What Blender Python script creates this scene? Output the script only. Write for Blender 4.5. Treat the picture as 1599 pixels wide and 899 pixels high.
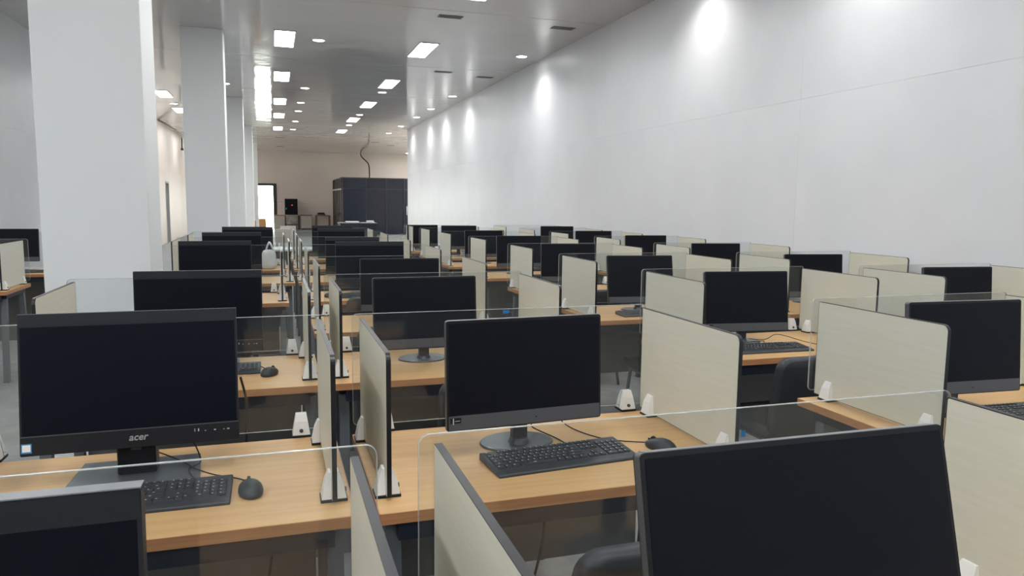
import bpy, bmesh, math, random
from mathutils import Matrix, Vector
random.seed(7)
S = bpy.context.scene
for o in list(bpy.data.objects): bpy.data.objects.remove(o, do_unlink=True)
COL = S.collection

# ------------------------------------------------------------------ camera
YAW, PITCH, ROLL, FPX, CAM_H = 0.311356, 0.114084, 0.011191, 1158.45, 1.5047
fw = Vector((math.sin(YAW)*math.cos(PITCH), math.cos(YAW)*math.cos(PITCH), -math.sin(PITCH)))
rt = Vector((math.cos(YAW), -math.sin(YAW), 0)); up = rt.cross(fw)
rt, up = math.cos(ROLL)*rt + math.sin(ROLL)*up, -math.sin(ROLL)*rt + math.cos(ROLL)*up
cam = bpy.data.cameras.new('camera'); cam_o = bpy.data.objects.new('camera', cam); COL.objects.link(cam_o)
cam.sensor_width = 36; cam.lens = FPX/1599*36; cam.clip_start = .05; cam.clip_end = 200
cam_o.matrix_world = Matrix(((rt.x, up.x, -fw.x, 0), (rt.y, up.y, -fw.y, 0), (rt.z, up.z, -fw.z, CAM_H), (0, 0, 0, 1)))
S.camera = cam_o

# ------------------------------------------------------------------ world, exposure
W = bpy.data.worlds.new('world'); S.world = W; W.use_nodes = True
bg = W.node_tree.nodes['Background']; bg.inputs[0].default_value = (1.0, .985, .92, 1); bg.inputs[1].default_value = 9.0
S.view_settings.view_transform = 'Standard'; S.view_settings.look = 'None'; S.view_settings.gamma = 1
S.view_settings.use_curve_mapping = False
S.view_settings.exposure = 1.04
S.cycles.transparent_max_bounces = 64
S.cycles.max_bounces = 8
PANEL_E, DOWN_E, SPOT_W = 16.0, 14.0, 30.0

# ------------------------------------------------------------------ materials
def lin(h):
    c = [int(h[i:i+2], 16)/255 for i in (0, 2, 4)]
    return tuple(x/12.92 if x <= .04045 else ((x+.055)/1.055)**2.4 for x in c) + (1,)
def mat(name, col, rough=.5, spec=.5, metal=0, noise=None, bump=None, coat=0, emit=None):
    m = bpy.data.materials.new(name); m.use_nodes = True; nt = m.node_tree; b = nt.nodes['Principled BSDF']
    b.inputs['Base Color'].default_value = (*col[:3], 1); b.inputs['Roughness'].default_value = rough
    b.inputs['Specular IOR Level'].default_value = spec; b.inputs['Metallic'].default_value = metal
    b.inputs['Coat Weight'].default_value = coat
    if emit:
        b.inputs['Emission Color'].default_value = (*emit[0], 1); b.inputs['Emission Strength'].default_value = emit[1]
    tc = nt.nodes.new('ShaderNodeTexCoord')
    def nz(scale, detail, vec):
        mp = nt.nodes.new('ShaderNodeMapping'); mp.inputs['Scale'].default_value = vec
        oi = nt.nodes.new('ShaderNodeObjectInfo'); ad = nt.nodes.new('ShaderNodeVectorMath'); ad.operation = 'ADD'
        sc = nt.nodes.new('ShaderNodeVectorMath'); sc.operation = 'SCALE'; sc.inputs['Scale'].default_value = 30
        cx = nt.nodes.new('ShaderNodeCombineXYZ')
        for i in range(3): nt.links.new(oi.outputs['Random'], cx.inputs[i])
        nt.links.new(cx.outputs[0], sc.inputs[0]); nt.links.new(tc.outputs['Object'], ad.inputs[0]); nt.links.new(sc.outputs[0], ad.inputs[1])
        nt.links.new(ad.outputs[0], mp.inputs[0])
        n = nt.nodes.new('ShaderNodeTexNoise'); n.inputs['Scale'].default_value = scale; n.inputs['Detail'].default_value = detail
        nt.links.new(mp.outputs[0], n.inputs[0]); return n
    if noise:                                             # (second colour, scale, vector, low, high)
        c2, scale, vec, lo, hi = noise
        n = nz(scale, 6, vec); r = nt.nodes.new('ShaderNodeMapRange'); r.inputs[1].default_value = lo; r.inputs[2].default_value = hi
        mx = nt.nodes.new('ShaderNodeMix'); mx.data_type = 'RGBA'; mx.inputs[6].default_value = (*col[:3], 1); mx.inputs[7].default_value = (*c2[:3], 1)
        nt.links.new(n.outputs['Fac'], r.inputs[0]); nt.links.new(r.outputs[0], mx.inputs[0]); nt.links.new(mx.outputs[2], b.inputs['Base Color'])
    if bump:                                              # (scale, vector, strength, distance)
        n = nz(bump[0], 3, bump[1]); bp = nt.nodes.new('ShaderNodeBump'); bp.inputs['Strength'].default_value = bump[2]; bp.inputs['Distance'].default_value = bump[3]
        nt.links.new(n.outputs['Fac'], bp.inputs['Height']); nt.links.new(bp.outputs[0], b.inputs['Normal'])
    return m
def thin_fresnel(nt, ior):
    # same reflectance on both faces of a sheet that light passes straight through
    fr = nt.nodes.new('ShaderNodeFresnel'); ge = nt.nodes.new('ShaderNodeNewGeometry'); mr = nt.nodes.new('ShaderNodeMapRange')
    mr.inputs[3].default_value = ior; mr.inputs[4].default_value = 1/ior
    nt.links.new(ge.outputs['Backfacing'], mr.inputs[0]); nt.links.new(mr.outputs[0], fr.inputs[0]); return fr
def acrylic_mat():
    m = bpy.data.materials.new('clear_acrylic'); m.use_nodes = True; nt = m.node_tree; nt.nodes.clear()
    o = nt.nodes.new('ShaderNodeOutputMaterial'); t = nt.nodes.new('ShaderNodeBsdfTransparent'); g = nt.nodes.new('ShaderNodeBsdfGlossy')
    d = nt.nodes.new('ShaderNodeBsdfDiffuse'); d.inputs[0].default_value = (.75, .8, .85, 1)
    t.inputs[0].default_value = (.94, .955, .955, 1); g.inputs['Roughness'].default_value = .04
    fr = thin_fresnel(nt, 1.45)
    mx = nt.nodes.new('ShaderNodeMixShader'); nt.links.new(fr.outputs[0], mx.inputs[0]); nt.links.new(t.outputs[0], mx.inputs[1]); nt.links.new(g.outputs[0], mx.inputs[2])
    m2 = nt.nodes.new('ShaderNodeMixShader'); m2.inputs[0].default_value = .008  # diffuse haze mixed in, standing for reflections that pale what lies behind
    nt.links.new(mx.outputs[0], m2.inputs[1]); nt.links.new(d.outputs[0], m2.inputs[2]); nt.links.new(m2.outputs[0], o.inputs[0]); return m
def glass_mat(name, col, rough=.03, reflect_tint=None):
    m = bpy.data.materials.new(name); m.use_nodes = True; nt = m.node_tree; nt.nodes.clear()
    o = nt.nodes.new('ShaderNodeOutputMaterial'); t = nt.nodes.new('ShaderNodeBsdfTransparent'); g = nt.nodes.new('ShaderNodeBsdfGlossy')
    t.inputs[0].default_value = col; g.inputs['Roughness'].default_value = rough
    fr = thin_fresnel(nt, 1.5)
    mx = nt.nodes.new('ShaderNodeMixShader'); nt.links.new(fr.outputs[0], mx.inputs[0]); nt.links.new(t.outputs[0], mx.inputs[1]); nt.links.new(g.outputs[0], mx.inputs[2])
    if reflect_tint:                                              # diffuse tint mixed in, standing for bluish reflections on the glass
        d = nt.nodes.new('ShaderNodeBsdfDiffuse'); d.inputs[0].default_value = reflect_tint; m2 = nt.nodes.new('ShaderNodeMixShader'); m2.inputs[0].default_value = .6
        nt.links.new(t.outputs[0], m2.inputs[1]); nt.links.new(d.outputs[0], m2.inputs[2]); nt.links.new(m2.outputs[0], mx.inputs[1])
    nt.links.new(mx.outputs[0], o.inputs[0]); return m
M = dict(
    wall=mat('white_wall_panel', (.76, .775, .80), .36, .42, noise=((.73, .745, .77), 1.2, (1, 1, 1), .4, .6), bump=(3, (1, 1, .25), .12, .004)),
    far=mat('cream_wall', (.73, .635, .585), .45, .3, noise=((.70, .605, .555), .8, (1, 1, 1), .4, .6)),
    ceil=mat('glossy_grey_ceiling', (.565, .56, .545), .07, .5, noise=((.545, .54, .525), .5, (1, 1, 1), .4, .6), bump=(1.3, (.8, 1, 1), .32, .03)),
    taupe=mat('taupe_wall', (.30, .29, .28), .6, .3),
    rimtop=mat('light_grey_rim', (.19, .20, .215), .35, .5),
    column=mat('white_column_paint', (.80, .825, .825), .45, .4, bump=(40, (1, 1, 1), .05, .002)),
    floor=mat('grey_floor', (.225, .23, .23), .5, .35, noise=((.285, .29, .29), 9, (1, 1, 1), .35, .65), bump=(160, (1, 1, 1), .15, .002)),
    ground=mat('pale_concrete', (.6, .6, .55), .8, .3),
    wood=mat('light_oak_laminate', (.615, .385, .18), .45, .3, noise=((.555, .335, .15), 3.2, (.9, 16, 16), .38, .66)),
    wedge=mat('shaded_brown_edge', (.46, .22, .095), .4, .4, noise=((.40, .185, .08), 5, (.6, 6, 20), .4, .6)),  # brown edge band; its darker tone also carries the vertical edge's shade
    steel=mat('navy_black_steel', (.011, .016, .03), .45, .5),
    modesty=mat('taupe_grey_board', (.135, .138, .132), .5, .4, noise=((.125, .128, .122), 4, (1, 1, 1), .4, .6)),
    leg=mat('dark_grey_steel', (.11, .12, .13), .42, .5),
    beige=mat('beige_woodgrain_laminate', (.665, .655, .56), .42, .4, noise=((.635, .625, .53), 5, (4, 1.3, 22), .35, .65)),
    bedge=mat('black_edge_band', (.012, .012, .015), .35, .45),
    clamp=mat('white_plastic', (.80, .80, .78), .4, .5),
    black=mat('black_plastic', (.008, .009, .012), .42, .35),
    charcoal=mat('charcoal_plastic', (.013, .016, .022), .45, .3),
    greyp=mat('grey_plastic', (.075, .08, .09), .38, .45),
    rim=mat('grey_rim', (.07, .075, .085), .35, .5),
    screen=mat('matte_black_screen', (.0020, .0034, .0085), .48, .2),
    screen2=mat('satin_black_screen', (.0024, .0040, .0095), .4, .14),
    basegrey=mat('grey_metal_base', (.085, .092, .105), .3, .5, metal=.3),
    kbody=mat('keyboard_grey', (.034, .038, .044), .45, .4),
    key=mat('dark_keycap', (.030, .034, .039), .5, .4),
    ink=mat('white_ink', (.55, .56, .58), .5, .3),
    logo=mat('silver_logo', (.40, .41, .42), .35, .5, metal=.4),
    blue=mat('blue_print', (.05, .22, .42), .4, .4),
    tape=mat('blue_tape', (.02, .16, .42), .5, .3),
    cloth=mat('black_leatherette', (.028, .031, .037), .45, .5, bump=(90, (1, 1, 1), .15, .002)),
    chrome=mat('silver_metal', (.45, .46, .48), .3, .5, metal=.8),
    lamp=mat('lit_diffuser', (.9, .9, .9), .5, .3, emit=((.97, .99, 1), PANEL_E)),
    down=mat('lit_downlight_lens', (.9, .9, .9), .5, .3, emit=((1, .995, .97), DOWN_E)),
    trim=mat('white_metal_trim', (.7, .7, .7), .4, .5),
    vent=mat('grey_vent', (.16, .16, .16), .5, .4),
    bronze=mat('dark_bronze_frame', (.05, .035, .028), .45, .5),
    navyglass=glass_mat('navy_tinted_glass', (.022, .034, .07, 1), .03, (.017, .025, .05, 1)),
    clearglass=glass_mat('clear_glass', (.93, .96, .95, 1)),
    green=mat('dark_green_frame', (.018, .028, .015), .4, .5),
    brown=mat('reddish_brown_wood', (.26, .09, .04), .45, .4),
    cream=mat('cream_board', (.50, .46, .40), .5, .4),
    card=mat('cardboard', (.36, .20, .09), .7, .2),
    bag=mat('white_plastic_bag', (.72, .74, .74), .35, .5),
    paper=mat('white_paper', (.8, .8, .8), .6, .3),
    red=mat('red_indicator', (.4, .01, .01), .4, .4, emit=((1, .05, .03), 1.5)),
    wire=mat('black_cable', (.016, .016, .018), .45, .4),
    doorgrey=mat('grey_door_paint', (.34, .34, .34), .45, .4),
    
)
M['acrylic'] = acrylic_mat()
def edge_mat():
    m = bpy.data.materials.new('polished_acrylic_edge'); m.use_nodes = True; nt = m.node_tree; b = nt.nodes['Principled BSDF']
    b.inputs['Base Color'].default_value = (.60, .64, .64, 1); b.inputs['Roughness'].default_value = .25; b.inputs['Alpha'].default_value = .55; return m
M['edge'] = edge_mat()

# ------------------------------------------------------------------ helpers
def box(bm, a, b, bev=0, seg=2):
    g = bmesh.ops.create_cube(bm, size=1)['verts']
    for v in g: v.co = Vector(((a[0]+b[0])/2 + v.co.x*(b[0]-a[0]), (a[1]+b[1])/2 + v.co.y*(b[1]-a[1]), (a[2]+b[2])/2 + v.co.z*(b[2]-a[2])))
    if bev:
        e = list({e for v in g for e in v.link_edges})
        bmesh.ops.bevel(bm, geom=e, offset=bev, segments=seg, affect='EDGES', profile=.6)
    return bm
def prism(bm, pts, ax, a0, a1):
    """closed outline pts (u,v) extruded along ax: x->(y,z)  y->(x,z)  z->(x,y)"""
    def P3(p, t): return {'x': (t, p[0], p[1]), 'y': (p[0], t, p[1]), 'z': (p[0], p[1], t)}[ax]
    A = [bm.verts.new(P3(p, a0)) for p in pts]; B = [bm.verts.new(P3(p, a1)) for p in pts]; n = len(pts)
    fs = [bm.faces.new(A), bm.faces.new(B[::-1])] + [bm.faces.new((A[i], B[i], B[(i+1) % n], A[(i+1) % n])) for i in range(n)]
    bmesh.ops.recalc_face_normals(bm, faces=fs); return bm
def ring(bm, outer, inner, ax, a0, a1):
    def P3(p, t): return {'x': (t, p[0], p[1]), 'y': (p[0], t, p[1]), 'z': (p[0], p[1], t)}[ax]
    n = len(outer); V = [[bm.verts.new(P3(p, t)) for p in ps] for ps, t in ((outer, a0), (outer, a1), (inner, a1), (inner, a0))]
    fs = []
    for k in range(4):
        for i in range(n):
            j = (i+1) % n; fs.append(bm.faces.new((V[k][i], V[k][j], V[(k+1) % 4][j], V[(k+1) % 4][i])))
    bmesh.ops.recalc_face_normals(bm, faces=fs); return bm
def rrect(u0, v0, u1, v1, r, n=5):
    """rounded outline; r = radii of corners (u0v0, u1v0, u1v1, u0v1)"""
    if not isinstance(r, tuple): r = (r,)*4
    out = []
    for (cu, cv, su, sv, a), q in zip(((u0, v0, 1, 1, math.pi), (u1, v0, -1, 1, 1.5*math.pi), (u1, v1, -1, -1, 0), (u0, v1, 1, -1, .5*math.pi)), r):
        if q <= 0: out.append((cu, cv)); continue
        for i in range(n+1):
            t = a + i/n*math.pi/2; out.append((cu+su*q+q*math.cos(t), cv+sv*q+q*math.sin(t)))
    return out
def tube(bm, pts, r, n=6, closed_ends=True):
    pts = [Vector(p) for p in pts]; rings = []
    for i, p in enumerate(pts):
        t = (pts[min(i+1, len(pts)-1)] - pts[max(i-1, 0)]).normalized()
        a = t.cross(Vector((0, 0, 1)) if abs(t.z) < .9 else Vector((1, 0, 0))).normalized(); b = t.cross(a)
        rings.append([bm.verts.new(p + r*(math.cos(k*2*math.pi/n)*a + math.sin(k*2*math.pi/n)*b)) for k in range(n)])
    for q, s in zip(rings, rings[1:]):
        for k in range(n): bm.faces.new((q[k], q[(k+1) % n], s[(k+1) % n], s[k]))
    if closed_ends: bm.faces.new(rings[0][::-1]); bm.faces.new(rings[-1])
    bmesh.ops.recalc_face_normals(bm, faces=bm.faces); return bm
def smooth_path(pts, n=6):
    pts = [Vector(p) for p in pts]; P = [pts[0]] + pts + [pts[-1]]; out = []
    for i in range(1, len(P)-2):
        for k in range(n):
            t = k/n; a, b, c, d = P[i-1], P[i], P[i+1], P[i+2]
            out.append(.5*((2*b) + (c-a)*t + (2*a-5*b+4*c-d)*t*t + (-a+3*b-3*c+d)*t**3))
    return out + [pts[-1]]
def bar(bm, p, q, w, h=None):
    """square-section bar from p to q"""
    p, q = Vector(p), Vector(q); t = (q-p).normalized(); a = Vector((1, 0, 0)) if abs(t.x) < .9 else Vector((0, 1, 0))
    b = t.cross(a).normalized(); a = b.cross(t).normalized(); h = h or w
    A = [bm.verts.new(p + a*w/2*i + b*h/2*j) for i, j in ((-1, -1), (1, -1), (1, 1), (-1, 1))]
    B = [bm.verts.new(q + a*w/2*i + b*h/2*j) for i, j in ((-1, -1), (1, -1), (1, 1), (-1, 1))]
    fs = [bm.faces.new(A), bm.faces.new(B[::-1])] + [bm.faces.new((A[i], B[i], B[(i+1) % 4], A[(i+1) % 4])) for i in range(4)]
    bmesh.ops.recalc_face_normals(bm, faces=fs); return bm
def lathe(bm, prof, n=20, sx=1, sy=1, c=(0, 0, 0)):
    R = [[bm.verts.new((c[0]+r*sx*math.cos(k*2*math.pi/n), c[1]+r*sy*math.sin(k*2*math.pi/n), c[2]+z)) for k in range(n)] for r, z in prof]
    for q, s in zip(R, R[1:]):
        for k in range(n): bm.faces.new((q[k], q[(k+1) % n], s[(k+1) % n], s[k]))
    bm.faces.new(R[0][::-1]); bm.faces.new(R[-1]); bmesh.ops.recalc_face_normals(bm, faces=bm.faces); return bm
CACHE = {}
def me(key, fn, material, smooth=False):
    """mesh from a builder, shared by key"""
    k = (key, material)
    if k in CACHE: return CACHE[k]
    bm = bmesh.new(); fn(bm); m = bpy.data.meshes.new(key if isinstance(key, str) else key[0]); bm.to_mesh(m); bm.free()
    m.materials.append(M[material])
    if smooth:
        for p in m.polygons: p.use_smooth = True
    CACHE[k] = m; return m
def ob(name, mesh, parent=None, loc=(0, 0, 0), rot=(0, 0, 0), label=None):
    o = bpy.data.objects.new(name, mesh); COL.objects.link(o); o.location = loc; o.rotation_euler = rot
    if parent: o.parent = parent
    if label: o['label'] = label
    return o
def one(name, fn, material, parent=None, smooth=False, **k):
    bm = bmesh.new(); fn(bm); m = bpy.data.meshes.new(name); bm.to_mesh(m); bm.free(); m.materials.append(M[material])
    if smooth:
        for p in m.polygons: p.use_smooth = True
    return ob(name, m, parent, **k)
def tag(o, label, cat, group=None):
    o['label'] = label; o['category'] = cat
    if group: o['group'] = group
    return o
def thing(name, label, cat, loc=(0, 0, 0), rz=0, group=None):
    return tag(ob(name, None, None, loc, (0, 0, rz)), label, cat, group)
def struct(o): o['kind'] = 'structure'; return o

# ------------------------------------------------------------------ room shell
HC, XL, XR, XR2, YB, YE, YF = 4.05, -3.5, 4.62, 10.0, -5.0, 26.7, 41.2
struct(one('floor', lambda b: box(b, (XL-.2, YB-.2, -.15), (XR2+.2, YF+.2, 0)), 'floor'))
struct(one('outside_ground', lambda b: [box(b, (-14, YF+.2, -.2), (26, YF+16, -.02)), box(b, (XR2+.2, 20, -.2), (26, YF+.2, -.02))], 'ground'))
ceil = struct(ob('ceiling', None, None, (0, 0, HC)))
ys = [YB-.2] + [y for y in (-2.7, 1.55, 5.8, 10.05, 14.3, 18.55, 22.3, 26.7, 31.0, 35.2)] + [YF+.2]
for a, b in zip(ys, ys[1:]):
    one('ceiling_panel', lambda bm: box(bm, (XL-.2, a+.006, 0), (XR2+.2, b-.006, .12), .005, 1), 'ceil', ceil)
one('ceiling_backing', lambda bm: box(bm, (XL-.2, YB-.2, .121), (XR2+.2, YF+.2, .2)), 'vent', ceil)
def panel_wall(name, x0, x1, inner, yseams, material, zs=(0, 2.475, HC)):
    """wall along y, faced with sheets; inner = x of the face that looks into the room"""
    w = struct(one(name, lambda b: box(b, (x0, yseams[0], 0), (x1, yseams[-1], HC)), 'trim'))
    s = -1 if inner <= x0 else 1
    t0, t1 = sorted((inner, x0 if s < 0 else x1))
    for a, b in zip(yseams, yseams[1:]):
        for z0, z1 in zip(zs, zs[1:]):
            one('wall_panel', lambda bm: box(bm, (t0, a+.0006, z0+.0006), (t1, b-.0006, z1-.0006), .0008, 1), material, w)
    return w
panel_wall('wall_right', XR+.012, XR+.25, XR, [YB, -2.7, 1.55, 5.8, 10.05, 14.3, 18.55, 22.3, YE], 'wall')
panel_wall('wall_left', XL-.25, XL-.012, XL, [YB, -.5, 4.2, 8.8, 13.4, 18], 'wall')
panel_wall('wall_left_middle', XL-.25, XL-.012, XL, [18, 22.6, 28.1], 'far')
panel_wall('wall_left_rear', XL-.25, XL-.012, XL, [29.0, 33, 37.2, YF], 'far')
struct(one('wall_left_lintel', lambda b: box(b, (XL-.25, 28.1, 2.12), (XL, 29.0, HC)), 'far'))
d1 = struct(one('door_1', lambda b: box(b, (XL-.2, 28.14, 0), (XL-.15, 28.96, 2.1)), 'doorgrey'))
one('door_frame', lambda b: [box(b, (XL-.14, 28.1, 0), (XL+.012, 28.16, 2.12)), box(b, (XL-.14, 28.94, 0), (XL+.012, 29.0, 2.12)), box(b, (XL-.14, 28.16, 2.06), (XL+.012, 28.94, 2.12))], 'doorgrey', d1)
one('door_handle', lambda b: tube(b, [(XL-.15, 28.25, 1.0), (XL-.1, 28.25, 1.0), (XL-.1, 28.37, 1.0)], .01), 'chrome', d1)
struct(one('wall_back', lambda b: box(b, (XL-.2, YB-.2, 0), (XR+.25, YB, HC)), 'taupe'))
struct(one('wall_annex_side', lambda b: [box(b, (XR2, YE-.2, 0), (XR2+.2, YF, 1.2)), box(b, (XR2, YE-.2, 2.9), (XR2+.2, YF, HC)), box(b, (XR2, YE-.2, 1.2), (XR2+.2, 27.4, 2.9)), box(b, (XR2, 39.32, 1.2), (XR2+.2, YF, 2.9))], 'far'))
w1 = struct(one('added_window_1', lambda b: [box(b, (XR2+.05, 27.4+k*1.48, 1.2), (XR2+.11, 27.48+k*1.48, 2.9)) for k in range(9)] + [box(b, (XR2+.05, 27.4, z), (XR2+.11, 39.32, z+.08)) for z in (1.2, 2.82)], 'bronze'))  # unseen window added to bring daylight onto the far end
for k in range(8): one('glass_pane', lambda b: box(b, (XR2+.07, 27.48+k*1.48, 1.28), (XR2+.08, 28.88+k*1.48, 2.82)), 'clearglass', w1)
struct(one('wall_annex_front', lambda b: box(b, (XR+.25, YE-.2, 0), (XR2, YE, HC)), 'far'))
OX0, OX1, OZ = -.95, .05, 2.25
fwall = struct(one('wall_far', lambda b: [box(b, (XL, YF, 0), (OX0, YF+.2, HC)), box(b, (OX1, YF, 0), (3.42, YF+.2, HC)), box(b, (OX0, YF, OZ), (OX1, YF+.2, HC)), box(b, (3.42, YF+.1, 0), (XR2, YF+.25, HC))], 'far'))
d2 = struct(one('door_2', lambda b: [box(b, (OX1-.02, YF-.04, 0), (OX1+.16, YF+.1, OZ+.13)), box(b, (OX0-.1, YF-.04, OZ), (OX1-.02, YF+.1, OZ+.13)), box(b, (OX0-.12, YF-.04, 0), (OX0, YF+.1, OZ+.13))], 'green'))
one('glass_pane', lambda b: box(b, (OX0+.03, YF+.05, .05), (OX1-.03, YF+.06, OZ-.02)), 'clearglass', d2)
for i, y in enumerate((4.5, 12.3, 20.1, 27.6, 35.8)):
    w0 = (.52, .59, .59, .59, .59)[i]; x1 = (-.65, -.66, -.66, -.62, -.62)[i]
    c = struct(one('column_%d' % (i+1), lambda b: box(b, (x1-w0, y, .1), (x1, y+.47, HC), .006, 2), 'column'))
    one('base_trim', lambda b: box(b, (x1-w0-.008, y-.008, 0), (x1+.008, y+.478, .1), .003, 1), 'trim', c)

# ------------------------------------------------------------------ ceiling fittings
ORD = ['first', 'second', 'third', 'fourth', 'fifth', 'sixth', 'seventh', 'eighth', 'ninth', 'tenth', 'eleventh', 'twelfth']
def light_panel(x, y, label):
    t = thing('ceiling_light_panel', label, 'light panel', (x, y, HC), 0, 'rectangular ceiling light panels')
    ob('frame', me('panel_frame', lambda b: ring(b, rrect(-.165, -.615, .165, .615, 0), rrect(-.145, -.595, .145, .595, 0), 'z', -.012, .0), 'trim'), t)
    ob('diffuser', me('panel_diffuser', lambda b: box(b, (-.145, -.595, -.009), (.145, .595, -.002)), 'lamp'), t)
rows = {'left': (-2.47, (-4.2, -2.6, -.7, 1.2, 5.0, 8.8, 20.2, 23.7, 27.4, 31.1, 35.0, 38.7)), 'middle': (.24, (-4.2, -2.6, 1.2, 5.0, 8.8, 12.66, 16.43, 20.5, 23.9, 28.1)), 'right': (2.47, (-4.2, -2.6, 1.2, 5.0, 8.8, 12.75, 16.6, 20.3, 24.2, 28.3))}  # left row's hidden last panels are added to brighten the far wall
for nm, (x, yy) in rows.items():
    k = 0
    for y in yy:
        if y < 10 or (nm == 'left' and y < 20): light_panel(x, y, 'added unseen ceiling panel of the %s row, above the frame, %s from its near end' % (nm, ORD[yy.index(y)])); continue  # unseen panels added overhead and behind the camera for brightness
        light_panel(x, y, 'lit rectangular ceiling panel, %s in the %s row of panels' % (ORD[k], nm)); k += 1
for i, y in enumerate((28.5, 32.0, 35.5, 39.0)):
    for j, x in enumerate((6.9, 8.7)): light_panel(x, y, 'added ceiling panel hidden round the corner, %s pair, %s one' % (ORD[i], ('nearer', 'farther')[j]))  # unseen panels added round the corner to light the far end
def downlight(x, y, label):
    t = thing('downlight', label, 'downlight', (x, y, HC), 0, 'round recessed downlights')
    ob('trim_ring', me('down_ring', lambda b: lathe(b, [(.112, 0), (.112, -.006), (.104, -.011), (.090, -.011), (.090, 0)], 24), 'trim', True), t)
    ob('lens', me('down_lens', lambda b: lathe(b, [(.089, -.001), (.089, -.008), (.05, -.0105)], 24), 'down'), t)
    l = bpy.data.lights.new('downlight_beam', 'SPOT'); l.energy = SPOT_W; l.spot_size = math.radians(135); l.spot_blend = .9; l.shadow_soft_size = .07; l.color = (1, .98, .95)
    o = bpy.data.objects.new('downlight_beam', l); COL.objects.link(o); o.parent = t; o.location = (0, 0, -.03)
DR = {'beside the right wall': (4.2, (-.4, 2.3, 4.9, 7.35, 12.65, 17.9, 20.5, 22.65, 25.55, 28.3)), 'in the row near the middle panels': (.76, (7.35, 12.56, 17.9, 20.56, 22.5, 25.4, 28.3)),
      'in the row of the right panels': (2.51, (17.9, 22.7, 25.9)), 'in the row along the columns': (-.93, (17.87,)), 'in the far left row': (-2.45, (22.1,))}
for nm, (x, yy) in DR.items():
    k = 0
    for y in yy:
        if y < 10: downlight(x, y, 'round downlight %s, above the frame, its %s' % (nm, ORD[yy.index(y)])); continue
        downlight(x, y, 'round lit downlight %s, %s from the camera' % (nm, ORD[k]) if len(yy) > 1 else 'single round lit downlight %s' % nm); k += 1
def vent(x, y, label):
    t = thing('ceiling_vent', label, 'vent', (x, y, HC), 0, 'small ceiling vents')
    ob('frame', me('vent_frame', lambda b: ring(b, rrect(-.17, -.07, .17, .07, 0), rrect(-.15, -.05, .15, .05, 0), 'z', -.008, 0), 'vent'), t)
    for k in range(3): ob('slat', me('vent_slat', lambda b: box(b, (-.15, -.009, -.006), (.15, .009, -.001)), 'vent'), t, (0, -.033+.033*k, 0))
for x, y, l in ((2.4, 10.37, 'before the nearest right light panel'), (4.1, 10.45, 'beside the right wall above the scalloped light'), (4.19, 15.0, 'between two wall-side downlights'), (3.26, 14.7, 'right of the second seam'),
                (.35, 32.3, 'beyond the middle row of panels'), (.4, 37.5, 'nearest the far cream wall'), (4.3, 33, 'over the dark glass room'), (5.2, 34.5, 'over the right of the dark glass room')):
    vent(x, y, 'small grey slotted ceiling vent ' + l)

# ------------------------------------------------------------------ furniture builders
ZT = .75
BANK = {'A': 'pillar-side bank', 'B': 'centre-left bank', 'C': 'centre-right bank', 'D': 'wall-side bank', 'Z': 'far-left bank'}
def desk(label, x0, x1, yf, depth=.655):
    w = x1-x0; t = thing('desk', label, 'desk', ((x0+x1)/2, yf-.02, 0), 0, 'oak-topped office desks'); h = w/2; key = round(w, 3)
    ob('desktop', me(('desktop', key), lambda b: box(b, (-h+.002, -depth+.002, ZT-.028), (h-.002, -.002, ZT), .0015, 1), 'wood'), t)
    ob('edge_band', me(('edge_band', key), lambda b: ring(b, rrect(-h, -depth, h, 0, .004), rrect(-h+.003, -depth+.003, h-.003, -.003, .003), 'z', ZT-.029, ZT-.0008), 'wedge'), t)
    for y in (-depth+.045, -.07): ob('apron_beam', me(('apron', key), lambda b: box(b, (-h+.05, -.018, ZT-.085), (h-.05, .018, ZT-.0292)), 'steel'), t, (0, y, 0))
    ob('modesty_panel', me(('modesty', key), lambda b: box(b, (-h+.07, -.045, .25), (h-.07, -.029, ZT-.0295), .001, 1), 'modesty'), t)
    for s in (-1, 1):
        ob('end_beam', me('end_beam', lambda b: box(b, (-.02, -.56, ZT-.069), (.02, -.07, ZT-.0295)), 'steel'), t, (s*(h-.045), 0, 0))
        for y0, y1 in ((-.11, -.045), (-.55, -.61)):
            ob('leg', me(('leg', y0), lambda b: [bar(b, (0, y0, ZT-.07), (0, y1, .012), .04), box(b, (-.022, y1-.024, 0), (.022, y1+.024, .014))], 'leg'), t, (s*(h-.045), 0, 0))
    return t
def clamp_parts(t, loc, rz, gap):
    """white two-jaw clamp; board plane is local xz, board thickness = gap"""
    def jaws(b):
        for s in (-1, 1):
            vs = []
            for z, wx, dy in ((.008, .027, .024), (.05, .0205, .016), (.074, .0165, .006)):
                vs.append([b.verts.new((x, s*(gap/2+.0004+d), z)) for x, d in ((-wx, 0), (wx, 0), (wx, dy), (-wx, dy))])
            fs = [b.faces.new(vs[0]), b.faces.new(vs[-1])]
            for q, r_ in zip(vs, vs[1:]):
                for k in range(4): fs.append(b.faces.new((q[k], q[(k+1) % 4], r_[(k+1) % 4], r_[k])))
            bmesh.ops.recalc_face_normals(b, faces=fs)
    c = ob('clamp', me(('clamp', gap), jaws, 'clamp'), t, loc, (0, 0, rz))
    ob('clamp_base', me(('clamp_base', gap), lambda b: box(b, (-.029, -gap/2-.027, 0), (.029, gap/2+.027, .0075), .001, 1), 'black'), c)
    ob('screw', me(('screw', gap), lambda b: tube(b, [(0, -gap/2-.021, .022), (0, -gap/2-.0262, .022)], .006, 10), 'greyp'), c)
PL, PH = .60, .38
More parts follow.
